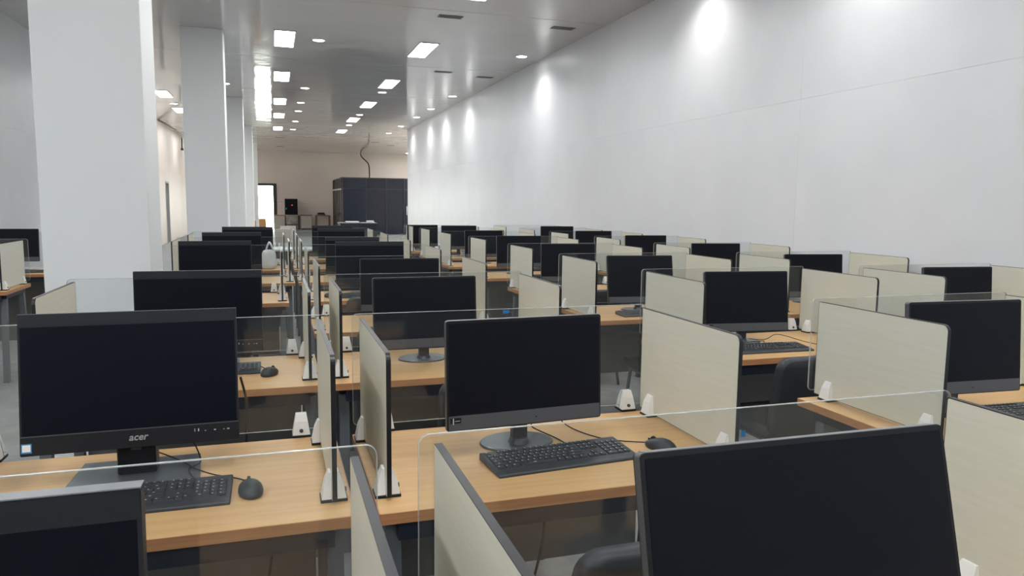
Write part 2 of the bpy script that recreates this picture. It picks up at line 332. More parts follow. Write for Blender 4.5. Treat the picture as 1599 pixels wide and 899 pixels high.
def side_panel(label, x, yf, clamp_far=True):
    t = thing('partition_panel', label, 'partition', (x, yf, ZT), 0, 'beige desk partitions')
    o = rrect(-PL, .0085, -.003, PH, (.004, .004, .004, .022)); i = rrect(-PL+.002, .0105, -.005, PH-.002, (.003, .003, .003, .02))
    ob('board', me('board', lambda b: prism(b, i, 'x', -.0062, .0062), 'beige'), t)
    ob('edge_band', me('panel_edge', lambda b: ring(b, o, i, 'x', -.0060, .0060), 'bedge'), t)
    clamp_parts(t, (0, -PL+.05, 0), math.pi/2, .0126)
    if clamp_far: clamp_parts(t, (0, -.085, 0), math.pi/2, .0126)
    return t
def acrylic(label, x0, x1, yf, cl, tape=None):
    w = x1-x0; t = thing('acrylic_screen', label, 'screen', ((x0+x1)/2, yf+.006, ZT), 0, 'clear acrylic desk screens'); h = w/2; k = round(w, 3)
    o = rrect(-h, .02, h, PH+.012, .018); i = rrect(-h+.0012, .0212, h-.0012, PH+.0108, .017)
    ob('pane', me(('pane', k), lambda b: prism(b, i, 'y', -.0027, .0027), 'acrylic'), t)
    ob('polished_edge', me(('pane_edge', k), lambda b: ring(b, o, i, 'y', -.0027, .0027), 'edge'), t)
    for x in cl: clamp_parts(t, (x-(x0+x1)/2, -.0, 0), 0, .0056)
    if tape: one('blue_tape', lambda b: box(b, (tape[0]-tape[2], -.0042, tape[1]), (tape[0]+tape[2], -.0028, tape[1]+.011)), 'tape', t, label='small strip of blue tape')
def text_mesh(body, size, name, material):
    cu = bpy.data.curves.new('lettering', 'FONT'); cu.body = body; cu.size = size; cu.extrude = .0002; cu.align_x = 'CENTER'; cu.shear = .22; cu.offset = .0004*size/.02; cu.resolution_u = 3
    o = bpy.data.objects.new('lettering', cu); COL.objects.link(o); dg = bpy.context.evaluated_depsgraph_get()
    m = bpy.data.meshes.new_from_object(o.evaluated_get(dg)); bpy.data.objects.remove(o); m.name = name; m.materials.append(M[material]); return m
ACER = None
def monitor(label, kind, X, Y, zt, w, h, yaw, tilt, detail=1, base=None, stick=True):
    """X,Y,zt = middle of the upper edge; the screen leans back by tilt"""
    global ACER
    by, bz = Y - math.sin(tilt)*h*math.cos(yaw), zt - math.cos(tilt)*h
    bx = X + math.sin(tilt)*h*math.sin(yaw)
    off = .085 if kind == 'L' else .075
    t = thing('computer_monitor', label, 'monitor', (bx - off*math.sin(yaw), by + off*math.cos(yaw), ZT), yaw, 'black desktop monitors')
    k = (kind, round(w, 3), round(h, 3)); a = w/2; zb = bz-ZT
    hs = ob('housing', me(('housing',)+k, lambda b: [prism(b, rrect(-a, 0, a, h, .004 if kind == 'A' else .007), 'y', .0, .022), box(b, (-a*.62, .022, h*.12), (a*.62, .045, h*.8), .008, 2)], 'charcoal' if kind == 'A' else 'black'), t, (0, -off, zb), (-tilt, 0, 0))
    if kind == 'L':
        ob('screen', me(('screen',)+k, lambda b: prism(b, rrect(-a+.006, .047, a-.006, h-.007, .003), 'y', -.0008, .0), 'screen'), hs)
        ob('chin', me(('chin',)+k, lambda b: prism(b, rrect(-a+.004, .003, a-.004, .0455, .003), 'y', -.0016, .0), 'greyp'), hs)
        ob('rim', me(('rim',)+k, lambda b: ring(b, rrect(-a-.0008, -.0008, a+.0008, h+.0008, .0078), rrect(-a, 0, a, h, .007), 'y', .002, .018), 'rim'), hs)
        ob('top_rim', me(('top_rim',)+k, lambda b: box(b, (-a+.008, .0005, h+.0008), (a-.008, .0215, h+.0016)), 'rimtop'), hs)
        if detail:
            s = one('sticker', lambda b: box(b, (-a+.008, -.0022, .024), (-a+.042, -.0016, .040)), 'black', hs, label='small black label with a white bar')
            one('camera_dot', lambda b: tube(b, [(0.03, -.0016, .022), (.03, -.0024, .022)], .0028, 8), 'black', hs)
            one('print', lambda b: [box(b, (-a+.0165, -.0027, .021), (-a+.0195, -.0022, .039)), box(b, (-a+.023, -.0026, .03), (-a+.038, -.0022, .0315))], 'ink', hs)
    else:
        ob('screen', me(('screen',)+k, lambda b: prism(b, rrect(-a+.005, .052, a-.005, h-.034, .001), 'y', -.0005, .0), 'screen2'), hs)
        ob('top_bezel', me(('bezel',)+k, lambda b: prism(b, rrect(-a+.001, h-.033, a-.001, h-.001, .002), 'y', -.0010, .0), 'charcoal'), hs)
        ob('chin', me(('chin',)+k, lambda b: prism(b, rrect(-a+.001, .001, a-.001, .050, .002), 'y', -.0022, .0), 'black'), hs)
        ob('chin_trim', me(('chin_trim',)+k, lambda b: box(b, (-a+.001, -.003, .0485), (a-.001, -.0022, .0512)), 'rim'), hs)
        ob('top_rim', me(('top_rim',)+k, lambda b: box(b, (-a, -.0006, h), (a, .022, h+.0014)), 'rimtop'), hs)
        if detail:
            if not ACER: ACER = text_mesh('acer', .026, 'logo', 'logo')
            ob('logo', ACER, hs, (.01, -.0024, .02), (math.pi/2, 0, 0), 'silver logo lettering reading acer')
            st = one('sticker', lambda b: box(b, (-a+.003, -.0028, .008), (-a+.027, -.0022, .033)), 'blue', hs, label='small white sticker with blue border')
            one('sticker_face', lambda b: box(b, (-a+.0055, -.0032, .012), (-a+.0245, -.0028, .030)), 'paper', hs)
            one('button_marks', lambda b: [box(b, (a-.115+d, -.0026, .030), (a-.115+d+l, -.0022, .030+q)) for d, l, q in ((0, .002, .008), (.009, .003, .008), (.026, .004, .002), (.05, .005, .003), (.074, .003, .002), (.084, .006, .003))], 'ink', hs)
    if kind == 'L':
        ob('stand_base', me('base_L', lambda b: lathe(b, [(.115, 0), (.119, .003), (.117, .007), (.112, .009)], 36, 1, .8), 'basegrey', False), t)
        ob('stand_neck', me(('neck_L', round(zb, 2)), lambda b: [box(b, (-.024, -.012, .009), (.024, .012, zb+.05)), lathe(b, [(.034, .009), (.03, .02), (.026, .026)], 16)], 'basegrey'), t, (0, -.018, 0))
        ob('hinge', me('hinge_L', lambda b: box(b, (-.04, -.02, .01), (.04, .018, .06), .004, 1), 'black'), t, (0, -.025, zb+.035))
    else:
        ob('stand_base', me('base_A', lambda b: prism(b, [(-.165, -.135), (.165, -.135), (.152, .085), (-.152, .085)], 'z', 0, .007), 'basegrey'), t)
        ob('stand_neck', me(('neck_A', round(zb, 2)), lambda b: box(b, (-.048, -.055, .007), (.048, .012, zb+.07), .003, 1), 'black'), t, (0, .01, 0))
        if detail: one('port_plate', lambda b: box(b, (-.012, -.0505, zb-.014), (.012, -.0455, zb-.004)), 'rim', t, label='small grey plate on the stand neck')
    return t
ROWS = [([1], -1, [1]*4, -.5, [1]*4, -.5, [1]*4), ([1]*13+[2],), ([1.5]+[1]*12+[1.5],), ([1.75]+[1]*11+[2.25],), ([2.25]+[1]*10+[2.75],), ([1.25]*3+[6.25]+[1.25]*4,)]
def keyboard(label, X, Y, yaw, single, cable=None):
    t = thing('keyboard', label, 'keyboard', (X, Y, ZT), yaw, 'black keyboards')
    def body(b):
        prism(b, [(-.083, 0), (.078, 0), (.078, .021), (.07, .0225), (-.062, .0125), (-.08, .009), (-.083, .006)], 'x', -.226, .226)
        bmesh.ops.bevel(b, geom=[e for e in b.edges if abs(e.verts[0].co.x-e.verts[1].co.x) < .001], offset=.0025, segments=1, affect='EDGES')
    ob('body', me('kb_body', body, 'kbody'), t)
    u = .0190; y0 = .058; slope = (.0225-.0125)/(.132)
    def zz(y): return .0125 + (y+.062)*slope
    spots = []
    for r, spec in enumerate(ROWS):
        y = y0 - r*u - (.004 if r else 0); x = -.216
        for part in spec:
            if isinstance(part, (int, float)): x += -part*u; continue
            for k in part: spots.append((x+k*u/2, y, k, .8 if r == 0 else 1)); x += k*u
        xn = -.216 + 15.35*u
        if r in (0, 1, 2): spots += [(xn+(i+.5)*u, y, 1, .8 if r == 0 else 1) for i in range(3)]
        if r == 4: spots.append((xn+1.5*u, y, 1, 1))
        if r == 5: spots += [(xn+(i+.5)*u, y, 1, 1) for i in range(3)]
        xm = xn + 3.3*u
        if 0 < r < 5: spots += [(xm+(i+.5)*u, y, 1, 1) for i in range(4)]
        if r == 5: spots += [(xm+u, y, 2, 1), (xm+2.5*u, y, 1, 1), (xm+3.5*u, y, 1, 1)]
    ang = math.atan(slope)
    def cap(b, k, dy, c=(0, 0, 0)):
        a, d = k*u/2-.0009, dy*u/2-.0009
        A = [b.verts.new((c[0]+x, c[1]+y, c[2])) for x, y in ((-a, -d), (a, -d), (a, d), (-a, d))]
        B = [b.verts.new((c[0]+x*(1-.0016/a), c[1]+y*(1-.0016/d), c[2]+.0042)) for x, y in ((-a, -d), (a, -d), (a, d), (-a, d))]
        b.faces.new(B)
        for i in range(4): b.faces.new((A[i], A[(i+1) % 4], B[(i+1) % 4], B[i]))
        b.faces.new(A[::-1])
    if single:
        for x, y, k, dy in spots:
            ob('key', me(('key', k, dy), lambda b: cap(b, k, dy), 'key'), t, (x, y, zz(y)), (ang, 0, 0))
    else:
        o = ob('keys', me('kb_keys', lambda b: [cap(b, k, dy, (x, y, zz(y))) for x, y, k, dy in spots], 'key'), t); o['kind'] = 'stuff'
    ob('legends', me('kb_legends', lambda b: [box(b, (x-.004-k*.002, y+.001, zz(y)+.0043), (x-.001-k*.001, y+.004, zz(y)+.0048)) for x, y, k, dy in spots], 'ink'), t)['kind'] = 'stuff'
    if cable:
        R = Matrix.Rotation(-yaw, 3, 'Z')
        one('cable', lambda b: tube(b, smooth_path([R @ (Vector(p)-Vector((X, Y, ZT))) for p in cable]), .0022, 6), 'wire', t, smooth=True)
    return t
def mouse(label, X, Y, yaw, cable=None):
    t = thing('computer_mouse', label, 'mouse', (X, Y, ZT), yaw, 'black computer mice')
    def body(b):
        rings = []; N = 20
        for z, s in ((0, .93), (.006, 1), (.014, .98), (.022, .88), (.029, .68), (.0335, .38), (.035, .12)):
            rings.append([b.verts.new(((.031-.003*math.sin(q))*s*math.cos(q), (.055*s - (.004 if z > .02 else 0))*math.sin(q), z + (.002*math.sin(-q) if z > .02 else 0))) for q in (2*math.pi*k/N for k in range(N))])
        for q, r in zip(rings, rings[1:]):
            for k in range(N): b.faces.new((q[k], q[(k+1) % N], r[(k+1) % N], r[k]))
        b.faces.new(rings[0][::-1]); b.faces.new(rings[-1])
    ob('body', me('mouse_body', body, 'kbody', True), t)
    ob('wheel', me('mouse_wheel', lambda b: tube(b, [(-.0035, .027, .027), (.0035, .027, .027)], .0085, 12), 'black'), t)
    ob('button_gap', me('mouse_gap', lambda b: box(b, (-.0006, .037, .02), (.0006, .046, .0262)), 'black'), t)
    if cable:
        R = Matrix.Rotation(-yaw, 3, 'Z')
        one('cable', lambda b: tube(b, smooth_path([R @ (Vector(p)-Vector((X, Y, ZT))) for p in cable]), .002, 6), 'wire', t, smooth=True)
    return t
def chair(label, X, Y, yaw=0):
    """seen from behind: backrest at -y, seat reaches under the desk at +y; Y = rear of the backrest"""
    t = thing('office_chair', label, 'chair', (X, Y, 0), yaw, 'black office chairs')
    def back(b):
        n = 10; A = []
        out = rrect(-.225, .43, .225, .81, (.03, .03, .06, .06), 5)
        for d in (0, .012, .05, .062):
            ins = .0 if d in (.012, .05) else .012
            A.append([b.verts.new((u*(1-ins/.225), d + .30*u*u - .16*(v-.43), .62+(v-.62)*(1-ins/.19))) for u, v in out])
        m = len(out)
        for q, r in zip(A, A[1:]):
            for k in range(m): b.faces.new((q[k], q[(k+1) % m], r[(k+1) % m], r[k]))
        b.faces.new(A[0][::-1]); b.faces.new(A[-1]); bmesh.ops.recalc_face_normals(b, faces=b.faces)
    ob('backrest', me('chair_back', back, 'cloth', True), t, (0, .06, 0))
    ob('seat', me('chair_seat', lambda b: box(b, (-.235, .10, .405), (.235, .54, .465), .022, 3), 'cloth', True), t)
    ob('seat_frame', me('chair_frame', lambda b: [box(b, (-.21, .13, .385), (.21, .16, .404)), box(b, (-.21, .48, .385), (.21, .51, .404)), box(b, (-.21, .13, .385), (-.18, .51, .404)), box(b, (.18, .13, .385), (.21, .51, .404))], 'leg'), t)
    for s in (-1, 1):
        for y0, y1 in ((.15, .08), (.49, .54)):
            ob('leg', me(('chair_leg', s, y0), lambda b: tube(b, [(s*.195, y0, .395), (s*.225, y1, .0)], .012, 8), 'leg', True), t)
        ob('back_post', me(('chair_post', s), lambda b: tube(b, [(s*.15, .15, .395), (s*.15, .105, .43), (s*.15, .075, .60)], .011, 8), 'leg', True), t)
    return t

# ------------------------------------------------------------------ the banks of desks
XP = {'A': (-.8616, .106), 'B': (.2459, 1.2659), 'C': (2.0205, 3.0449), 'D': (3.4949, 4.5353)}
DY = {('A', 0): .039, ('A', 1): .031, ('A', 2): .026, ('A', 4): -.042, ('B', 0): .064, ('B', 1): .021, ('B', 2): .03, ('B', 3): -.08, ('B', 4): -.031, ('B', 5): .009, ('B', 6): .041, ('B', 7): .012,
      ('C', 1): .015, ('C', 2): .005, ('C', 3): -.052, ('C', 4): -.049, ('C', 5): .025, ('C', 6): .055, ('C', 7): .019, ('D', 2): -.023, ('D', 3): -.10, ('D', 4): -.077, ('D', 5): -.008, ('D', 6): .07}
DXL = {('B', 0): -.008, ('B', 1): .018, ('B', 2): .016, ('C', 1): .04, ('C', 2): -.017, ('C', 3): -.015, ('C', 4): .017, ('C', 5): .016, ('C', 6): -.026, ('C', 7): -.014, ('D', 3): -.018, ('D', 5): .012}
DXR = {('A', 1): .024, ('A', 2): .028, ('A', 4): -.053, ('A', 5): .03, ('B', 0): .012, ('B', 1): .019, ('B', 2): -.011, ('B', 3): -.017, ('B', 6): -.017, ('B', 7): -.015, ('C', 2): .015, ('C', 3): -.016, ('D', 4): .01, ('D', 5): .012, ('D', 6): -.019}
def yfar(b, r): return 2.393 + 1.3438*(r-1) + DY.get((b, r), 0)
#        kind, X, Y, zt, w, h, yaw, tilt
MON = {('B', 0): ('L', .697, .835, 1.182, .50, .335, -.01, .244), ('B', 1): ('L', .722, 2.098, 1.160, .503, .326, .055, .049), ('B', 2): ('L', .677, 3.44, 1.153, .495, .335, .03, .08),
       ('B', 3): ('L', .765, 4.72, 1.144, .502, .335, -.05, .08), ('B', 4): ('A', .75, 6.15, 1.177, .552, .35, -.05, .08), ('B', 5): ('A', .751, 7.555, 1.147, .53, .34, .008, .08),
       ('B', 6): ('A', .755, 8.88, 1.184, .535, .34, -.03, .08), ('B', 7): ('A', .75, 10.2, 1.178, .53, .34, -.03, .08),
       ('A', 0): ('A', -.404, .829, 1.204, .53, .366, .006, .04), ('A', 1): ('A', -.371, 2.197, 1.203, .53, .366, .018, .134), ('A', 2): ('A', -.321, 3.55, 1.19, .53, .366, -.018, .058),
       ('A', 4): ('A', -.435, 6.211, 1.184, .53, .36, 0, .08), ('A', 5): ('A', -.377, 7.545, 1.197, .53, .36, .016, .08), ('A', 6): ('A', -.271, 8.717, 1.21, .53, .36, .015, .08),
       ('C', 1): ('L', 2.37, 2.02, 1.172, .492, .335, -.058, .08), ('C', 2): ('L', 2.455, 3.451, 1.147, .488, .327, -.124, .122), ('C', 3): ('L', 2.478, 4.74, 1.143, .488, .338, -.117, .19),
       ('C', 4): ('L', 2.482, 6.102, 1.152, .488, .335, -.137, .08), ('C', 5): ('L', 2.491, 7.519, 1.157, .488, .335, -.056, .08), ('C', 6): ('L', 2.487, 8.892, 1.162, .488, .335, 0, .08),
       ('C', 7): ('L', 2.482, 10.18, 1.18, .495, .335, -.1, .08), ('C', 8): ('L', 2.237, 11.588, 1.144, .488, .335, .022, .08),
       ('D', 2): ('L', 3.992, 3.478, 1.145, .488, .335, -.101, .08), ('D', 3): ('L', 4.022, 4.797, 1.132, .488, .335, -.15, .08), ('D', 4): ('L', 4.018, 6.146, 1.143, .488, .335, -.15, .08),
       ('D', 5): ('L', 3.997, 7.513, 1.158, .488, .335, -.104, .08), ('D', 6): ('L', 3.954, 8.856, 1.156, .488, .335, -.104, .08), ('D', 7): ('L', 3.949, 10.153, 1.173, .488, .335, -.15, .08)}
BR = {'A': (0, 1, 2, 4, 5, 6), 'B': range(0, 8), 'C': range(1, 9), 'D': range(2, 9)}
for b, rs in BR.items():
    for i, r in enumerate(rs):
        yf = yfar(b, r); xl = XP[b][0] + DXL.get((b, r), 0); xr = XP[b][1] + DXR.get((b, r), 0)
        where = '%s desk of the %s' % (ORD[i], BANK[b])
        ml, mr = .035, (.045 if b == 'A' else .03)
        if (b, r) == ('C', 1): ml = .1
        desk('oak-topped steel desk, %s from the camera in the %s' % (ORD[i], BANK[b]), xl-ml, xr+mr, yf)
        side_panel('beige wood-grain partition on the left end of the ' + where, xl, yf)
        side_panel('beige wood-grain partition on the right end of the ' + where, xr, yf)
        tape = {('B', 1): (.766-(xl+xr)/2, PH-.004, .011), ('B', 0): (.812-(xl+xr)/2, .338, .004)}.get((b, r))
        acrylic('clear acrylic screen along the back of the ' + where, xl-.03, xr+(.035 if b == 'A' else .012), yf, (xl+.075, xr-.06), tape)
        if (b, r) in MON:
            k = MON[(b, r)]
            desc = {'L': 'black monitor with grey lower bezel on the ', 'A': 'wide black monitor with dark bezel on the '}[k[0]]
            if (b, r) == ('A', 1): desc = 'wide black monitor with silver lettering on the '
            monitor(desc + where, *k, detail=1 if (b, r) in (('B', 0), ('B', 1), ('A', 0), ('A', 1), ('A', 2), ('B', 2), ('C', 1), ('C', 2)) else 0)

# keyboards, mice and their cables
keyboard('black keyboard on the second desk of the centre-left bank, all keys visible', .793, 1.985, .085, True, [(.86, 2.06, .768), (.86, 2.10, .756), (.85, 2.17, .754), (.80, 2.24, .77), (.78, 2.2, .80)])
mouse('black mouse right of the fully visible keyboard, centre-left bank', 1.13, 1.985, -.9 + math.pi/2*0.9, [(1.10, 2.03, .76), (1.04, 2.085, .753), (.99, 2.13, .753), (.95, 2.22, .753), (.93, 2.30, .76), (.88, 2.30, .82)])
keyboard('black keyboard half hidden by the nearest left monitor, pillar-side bank', -.345, 1.985, .0, True, [(-.20, 2.06, .77), (-.22, 2.10, .757), (-.24, 2.17, .76), (-.215, 2.22, .76), (-.225, 2.25, .79), (-.26, 2.28, .86)])
mouse('black mouse beside the keyboard on the second desk, pillar-side bank', -.073, 1.97, .15, [(-.08, 2.02, .762), (-.11, 2.075, .754), (-.17, 2.10, .762), (-.22, 2.16, .762), (-.27, 2.24, .764), (-.33, 2.28, .78)])
keyboard('black keyboard showing its number pad on the third desk, pillar-side bank', -.295, 3.45, .0, False, [(-.2, 3.53, .77), (-.2, 3.57, .755), (-.25, 3.62, .755)])
mouse('black mouse on the third desk of the pillar-side bank', -.03, 3.335, -.5, [(-.01, 3.385, .76), (-.04, 3.43, .754), (-.075, 3.47, .765), (-.1, 3.55, .765)])
keyboard('black keyboard under the monitor on the second desk, centre-right bank', 2.47, 3.255, -.03, False, [(2.5, 3.335, .768), (2.52, 3.36, .776), (2.48, 3.38, .772), (2.42, 3.36, .774), (2.38, 3.40, .77), (2.36, 3.44, .79)])
mouse('black mouse right of the keyboard on the second desk, centre-right bank', 2.80, 3.17, .1, [(2.80, 3.22, .762), (2.76, 3.32, .768), (2.64, 3.40, .80), (2.53, 3.36, .785), (2.47, 3.42, .78)])
keyboard('black keyboard on the nearest desk of the centre-right bank', 2.52, 1.97, -.05, False, [(2.45, 2.05, .768), (2.40, 2.08, .774), (2.34, 2.06, .76), (2.30, 2.12, .79)])
keyboard('black keyboard on the third desk of the centre-right bank', 2.46, 4.53, -.05, False)
keyboard('black keyboard on the fifth desk of the centre-left bank', .62, 5.95, 0, False)
mouse('black mouse on the fifth desk of the centre-left bank', .40, 5.98, 0)
# chairs tucked in behind the desks (the sitter faces away from the camera)
for b, r, X, Y in (('A', 1, -.35, 1.32), ('B', 1, .79, 1.26), ('B', 2, .83, 2.74), ('B', 3, .655, 4.08), ('C', 2, 2.42, 2.76), ('C', 1, 2.56, 1.36), ('C', 3, 2.5, 4.0), ('B', 4, .72, 5.42), ('A', 4, -.4, 5.4), ('C', 4, 2.5, 5.45), ('D', 3, 4.0, 4.0), ('B', 5, .73, 6.8), ('C', 5, 2.5, 6.8), ('A', 5, -.4, 6.8), ('B', 6, .75, 8.2), ('A', 6, -.35, 8.15)):
    i = list(BR[b]).index(r)
    chair('black low-backed chair pulled up to the %s desk of the %s' % (ORD[i], BANK[b]), X, Y)
# desks by the left wall, beyond the near column
for i, yf in enumerate((7.55, 9.1)):
    desk('oak-topped desk by the left wall, %s' % ('cut by the photo edge' if i == 0 else 'partly hidden by the near column'), -3.14, -2.06, yf)
    side_panel('beige partition on the right end of the %s desk by the left wall' % ('nearer' if i == 0 else 'farther'), -2.11, yf) if i == 0 else None
    acrylic('clear acrylic screen behind the %s desk by the left wall' % ('nearer' if i == 0 else 'farther'), -3.12, -2.07, yf, (-3.04, -2.2))
monitor('black monitor by the left wall, beside the near column', 'L', -2.57, 8.86, 1.182, .488, .335, 0, .08, 0)
keyboard('black keyboard on the farther desk by the left wall', -2.45, 8.62, 0, False)

# hanging cables under the near desks
tag(one('hanging_cable', lambda b: tube(b, smooth_path([(.86, 2.33, .69), (.87, 2.3, .45), (.80, 2.22, .25), (.62, 2.05, .06), (.5, 1.85, .006), (.45, 1.6, .006)]), .005, 6), 'wire', smooth=True), 'black cable curving to the floor under the centre-left desk', 'cable')
tag(one('hanging_cable', lambda b: tube(b, smooth_path([(-.02, 2.33, .70), (-.03, 2.3, .42), (-.08, 2.22, .2), (-.2, 2.08, .04), (-.32, 1.95, .006)]), .005, 6), 'wire', smooth=True), 'black cable hanging behind the nearest left desk', 'cable')
tag(one('hanging_cable', lambda b: tube(b, smooth_path([(-.11, 2.44, .95), (-.095, 2.47, .85), (-.10, 2.46, .70), (-.1, 2.45, .4), (-.12, 2.44, .1), (-.2, 2.42, .006)]), .004, 6), 'wire', smooth=True), 'black cable dangling beside the lettered monitor', 'cable')
tag(one('floor_cable', lambda b: tube(b, smooth_path([(.2, 2.62, .006), (.16, 2.3, .006), (.22, 2.05, .006), (.34, 1.95, .006)]), .005, 6), 'wire', smooth=True), 'thin black cable lying on the aisle floor', 'cable')

# white carrier bag on the last pillar-side desk
bagt = thing('plastic_bag', 'white plastic carrier bag standing beside the last pillar-side monitor', 'bag', (-.055, 8.58, ZT))
def bag(b):
    N = 24; prof = ((0, .05), (.015, .078), (.06, .085), (.12, .08), (.17, .072), (.205, .06), (.215, .03)); rings = []
    for z, r in prof:
        rings.append([b.verts.new((r*math.cos(q)*(1+.05*math.sin(5*q+z*40)), .6*r*math.sin(q)*(1+.08*math.sin(4*q+z*30)), z)) for q in (2*math.pi*k/N for k in range(N))])
    for q, r in zip(rings, rings[1:]):
        for k in range(N): b.faces.new((q[k], q[(k+1) % N], r[(k+1) % N], r[k]))
    b.faces.new(rings[0][::-1]); b.faces.new(rings[-1])
one('bag_body', bag, 'bag', bagt, True)
for s in (-1, 1): one('handle', lambda b: tube(b, smooth_path([(-.03, s*.012, .20), (-.012, s*.02, .26), (.008, s*.016, .295), (.03, s*.02, .26), (.05, s*.012, .195)]), .0095, 8), 'bag', bagt, True)
t = thing('adapter_box', 'small white box on the back of the seventh centre-right desk', 'box', (2.60, 10.38, ZT))
one('body', lambda b: box(b, (-.035, -.03, 0), (.035, .03, .06), .006, 2), 'paper', t); one('lid', lambda b: box(b, (-.036, -.031, .06), (.036, .031, .068), .002, 1), 'rim', t)

# low dark cabinet with papers behind the centre-left bank
t = thing('storage_cabinet', 'low dark cabinet behind the last centre-left desk', 'cabinet', (1.26, 11.9, 0))
one('body', lambda b: box(b, (-.28, -.2, .06), (.28, .2, 1.15), .004, 1), 'steel', t); one('top', lambda b: box(b, (-.29, -.21, 1.15), (.29, .21, 1.172), .003, 1), 'greyp', t)
one('plinth', lambda b: box(b, (-.26, -.18, 0), (.26, .18, .06)), 'black', t)
for s in (-1, 1):
    d = one('door', lambda b: box(b, (.004 if s > 0 else -.276, -.212, .07), (.276 if s > 0 else -.004, -.2, 1.14), .002, 1), 'steel', t); one('handle', lambda b: box(b, (s*.03-.006, -.226, .55), (s*.03+.006, -.212, .7)), 'chrome', d)
for k, (x, w, z) in enumerate(((1.18, .1, .02), (1.46, .05, .03))):
    tag(one('paper_stack', lambda b: [box(b, (x-w, 11.82+i*.002, 1.172+i*z/4), (x+w, 11.98+i*.003, 1.172+(i+1)*z/4-.0005)) for i in range(4)], 'paper'), ('wide' if k == 0 else 'narrow') + ' stack of white papers on the low dark cabinet', 'papers')

# ------------------------------------------------------------------ the far end
# dark glazed room
gx0, gx1, gy0, gy1, gz = 2.93, 8.6, 34.0, 38.83, 2.56
g = thing('glass_room', 'dark tinted glass office cubicle at the far right end', 'glass office', (gx0, gy0, 0)); L = gx1-gx0; D = gy1-gy0
one('roof', lambda b: box(b, (0, 0, gz-.04), (L, D, gz)), 'bronze', g)
for x in (0, 1.05, 1.95, 2.75, 3.7, 4.7, L-.06): one('mullion', lambda b: box(b, (x, -.03, 0), (x+.06, .03, gz-.04)), 'bronze' if x == 0 else 'steel', g)
for k in range(6): one('side_mullion', lambda b: box(b, (-.03, .25+k*.88, 0), (.03, .25+k*.88+.12, gz-.04)), 'bronze', g)
one('transom', lambda b: box(b, (0, -.025, 2.02), (L, .025, 2.08)), 'steel', g); one('side_transom', lambda b: box(b, (-.04, .03, 2.0), (.025, D, 2.07)), 'cream', g)
for a, c in zip((.06, 1.11, 2.01, 2.81, 3.76, 4.76), (1.05, 1.95, 2.75, 3.7, 4.7, L-.06)):
    for z0, z1 in ((.05, 2.02), (2.08, gz-.04)): one('glass_pane', lambda b: box(b, (a, -.006, z0), (c, .006, z1)), 'navyglass', g)
one('side_glass', lambda b: box(b, (-.006, .03, .05), (.006, D, gz-.04)), 'navyglass', g)
one('back_wall', lambda b: box(b, (0, D-.05, 0), (L, D, gz-.04)), 'steel', g)
one('door_handle', lambda b: tube(b, [(2.9, -.05, .9), (2.9, -.05, 1.3)], .015), 'chrome', g)
one('inner_partition', lambda b: box(b, (2.4, 1.5, 0), (4.4, 1.55, 1.6)), 'doorgrey', g)
# counters and tables
def counter(x0, x1, y0, y1, label, legs=False):
    t = thing('counter_unit', label, 'counter', ((x0+x1)/2, y0, 0)); h = (x1-x0)/2; d = y1-y0
    one('top', lambda b: box(b, (-h, -.02, .715), (h, d, .755), .004, 1), 'brown', t)
    if legs:
        one('front_panel', lambda b: box(b, (-h+.06, .04, .1), (h-.14, .06, .715)), 'cream', t)
        for s in (-1, 1): one('side_board', lambda b: box(b, (s*(h-.03)-.03, 0, 0), (s*(h-.03)+.03, d-.02, .715)), 'brown', t)
    else:
        one('body', lambda b: box(b, (-h+.02, .0, .06), (h-.02, d-.02, .715)), 'cream', t); one('plinth', lambda b: box(b, (-h+.04, .03, 0), (h-.04, d-.04, .06)), 'bronze', t)
        one('door', lambda b: box(b, (-h+.035, -.015, .08), (h-.035, -.0005, .70), .002, 1), 'cream', t)
    return t
counter(.02, .57, 40.3, 40.95, 'cream counter with brown top beside the bright far doorway')
counter(1.36, 1.95, 40.3, 40.95, 'cream counter with brown top right of the black rack cabinet')
counter(2.14, 2.88, 40.3, 40.95, 'small brown table with cream panel beside the dark glass room', True)
t = thing('rack_stand', 'brown open stand carrying the black rack cabinet', 'stand', (.95, 40.3, 0))
one('top', lambda b: box(b, (-.37, 0, .73), (.37, .6, .765)), 'cream', t); one('shelf', lambda b: box(b, (-.34, .02, .25), (.34, .58, .28)), 'brown', t)
for sx in (-1, 1):
    for y in (.03, .57): one('leg', lambda b: box(b, (sx*.34-.03, y-.03, 0), (sx*.34+.03, y+.03, .73)), 'bronze', t)
t = thing('rack_cabinet', 'black network rack cabinet with a red light by the far wall', 'cabinet', (.91, 40.3, .765))
one('body', lambda b: box(b, (-.32, .03, 0), (.32, .55, .83), .006, 1), 'black', t); dr = one('door', lambda b: box(b, (-.30, .012, .03), (.30, .03, .80), .004, 1), 'screen', t)
one('indicator', lambda b: box(b, (.02, .005, .48), (.06, .0125, .52)), 'red', dr); one('lock', lambda b: box(b, (-.27, .002, .28), (-.23, .0125, .36)), 'chrome', dr)
tag(one('cable_bundle', lambda b: [tube(b, smooth_path([(.72+.03*k, 40.42, .34+.01*k), (.85, 40.4-.02*k, .52+.05*k), (1.0+.04*k, 40.42, .42+.04*k), (1.18, 40.44, .56-.04*k)]), .018, 6) for k in range(4)] + [box(b, (.7, 40.4, .282), (.9, 40.6, .34))], 'clamp'), 'tangled pale cables on the stand under the rack cabinet', 'cables')
tag(one('cable_coil', lambda b: tube(b, [(2.42+.2*math.cos(k*.7)*(1-.01*k), 40.55+.16*math.sin(k*.7), .782+.0035*k) for k in range(28)], .026, 6), 'wire', smooth=True), 'dark coiled cable on the small brown table', 'cables')
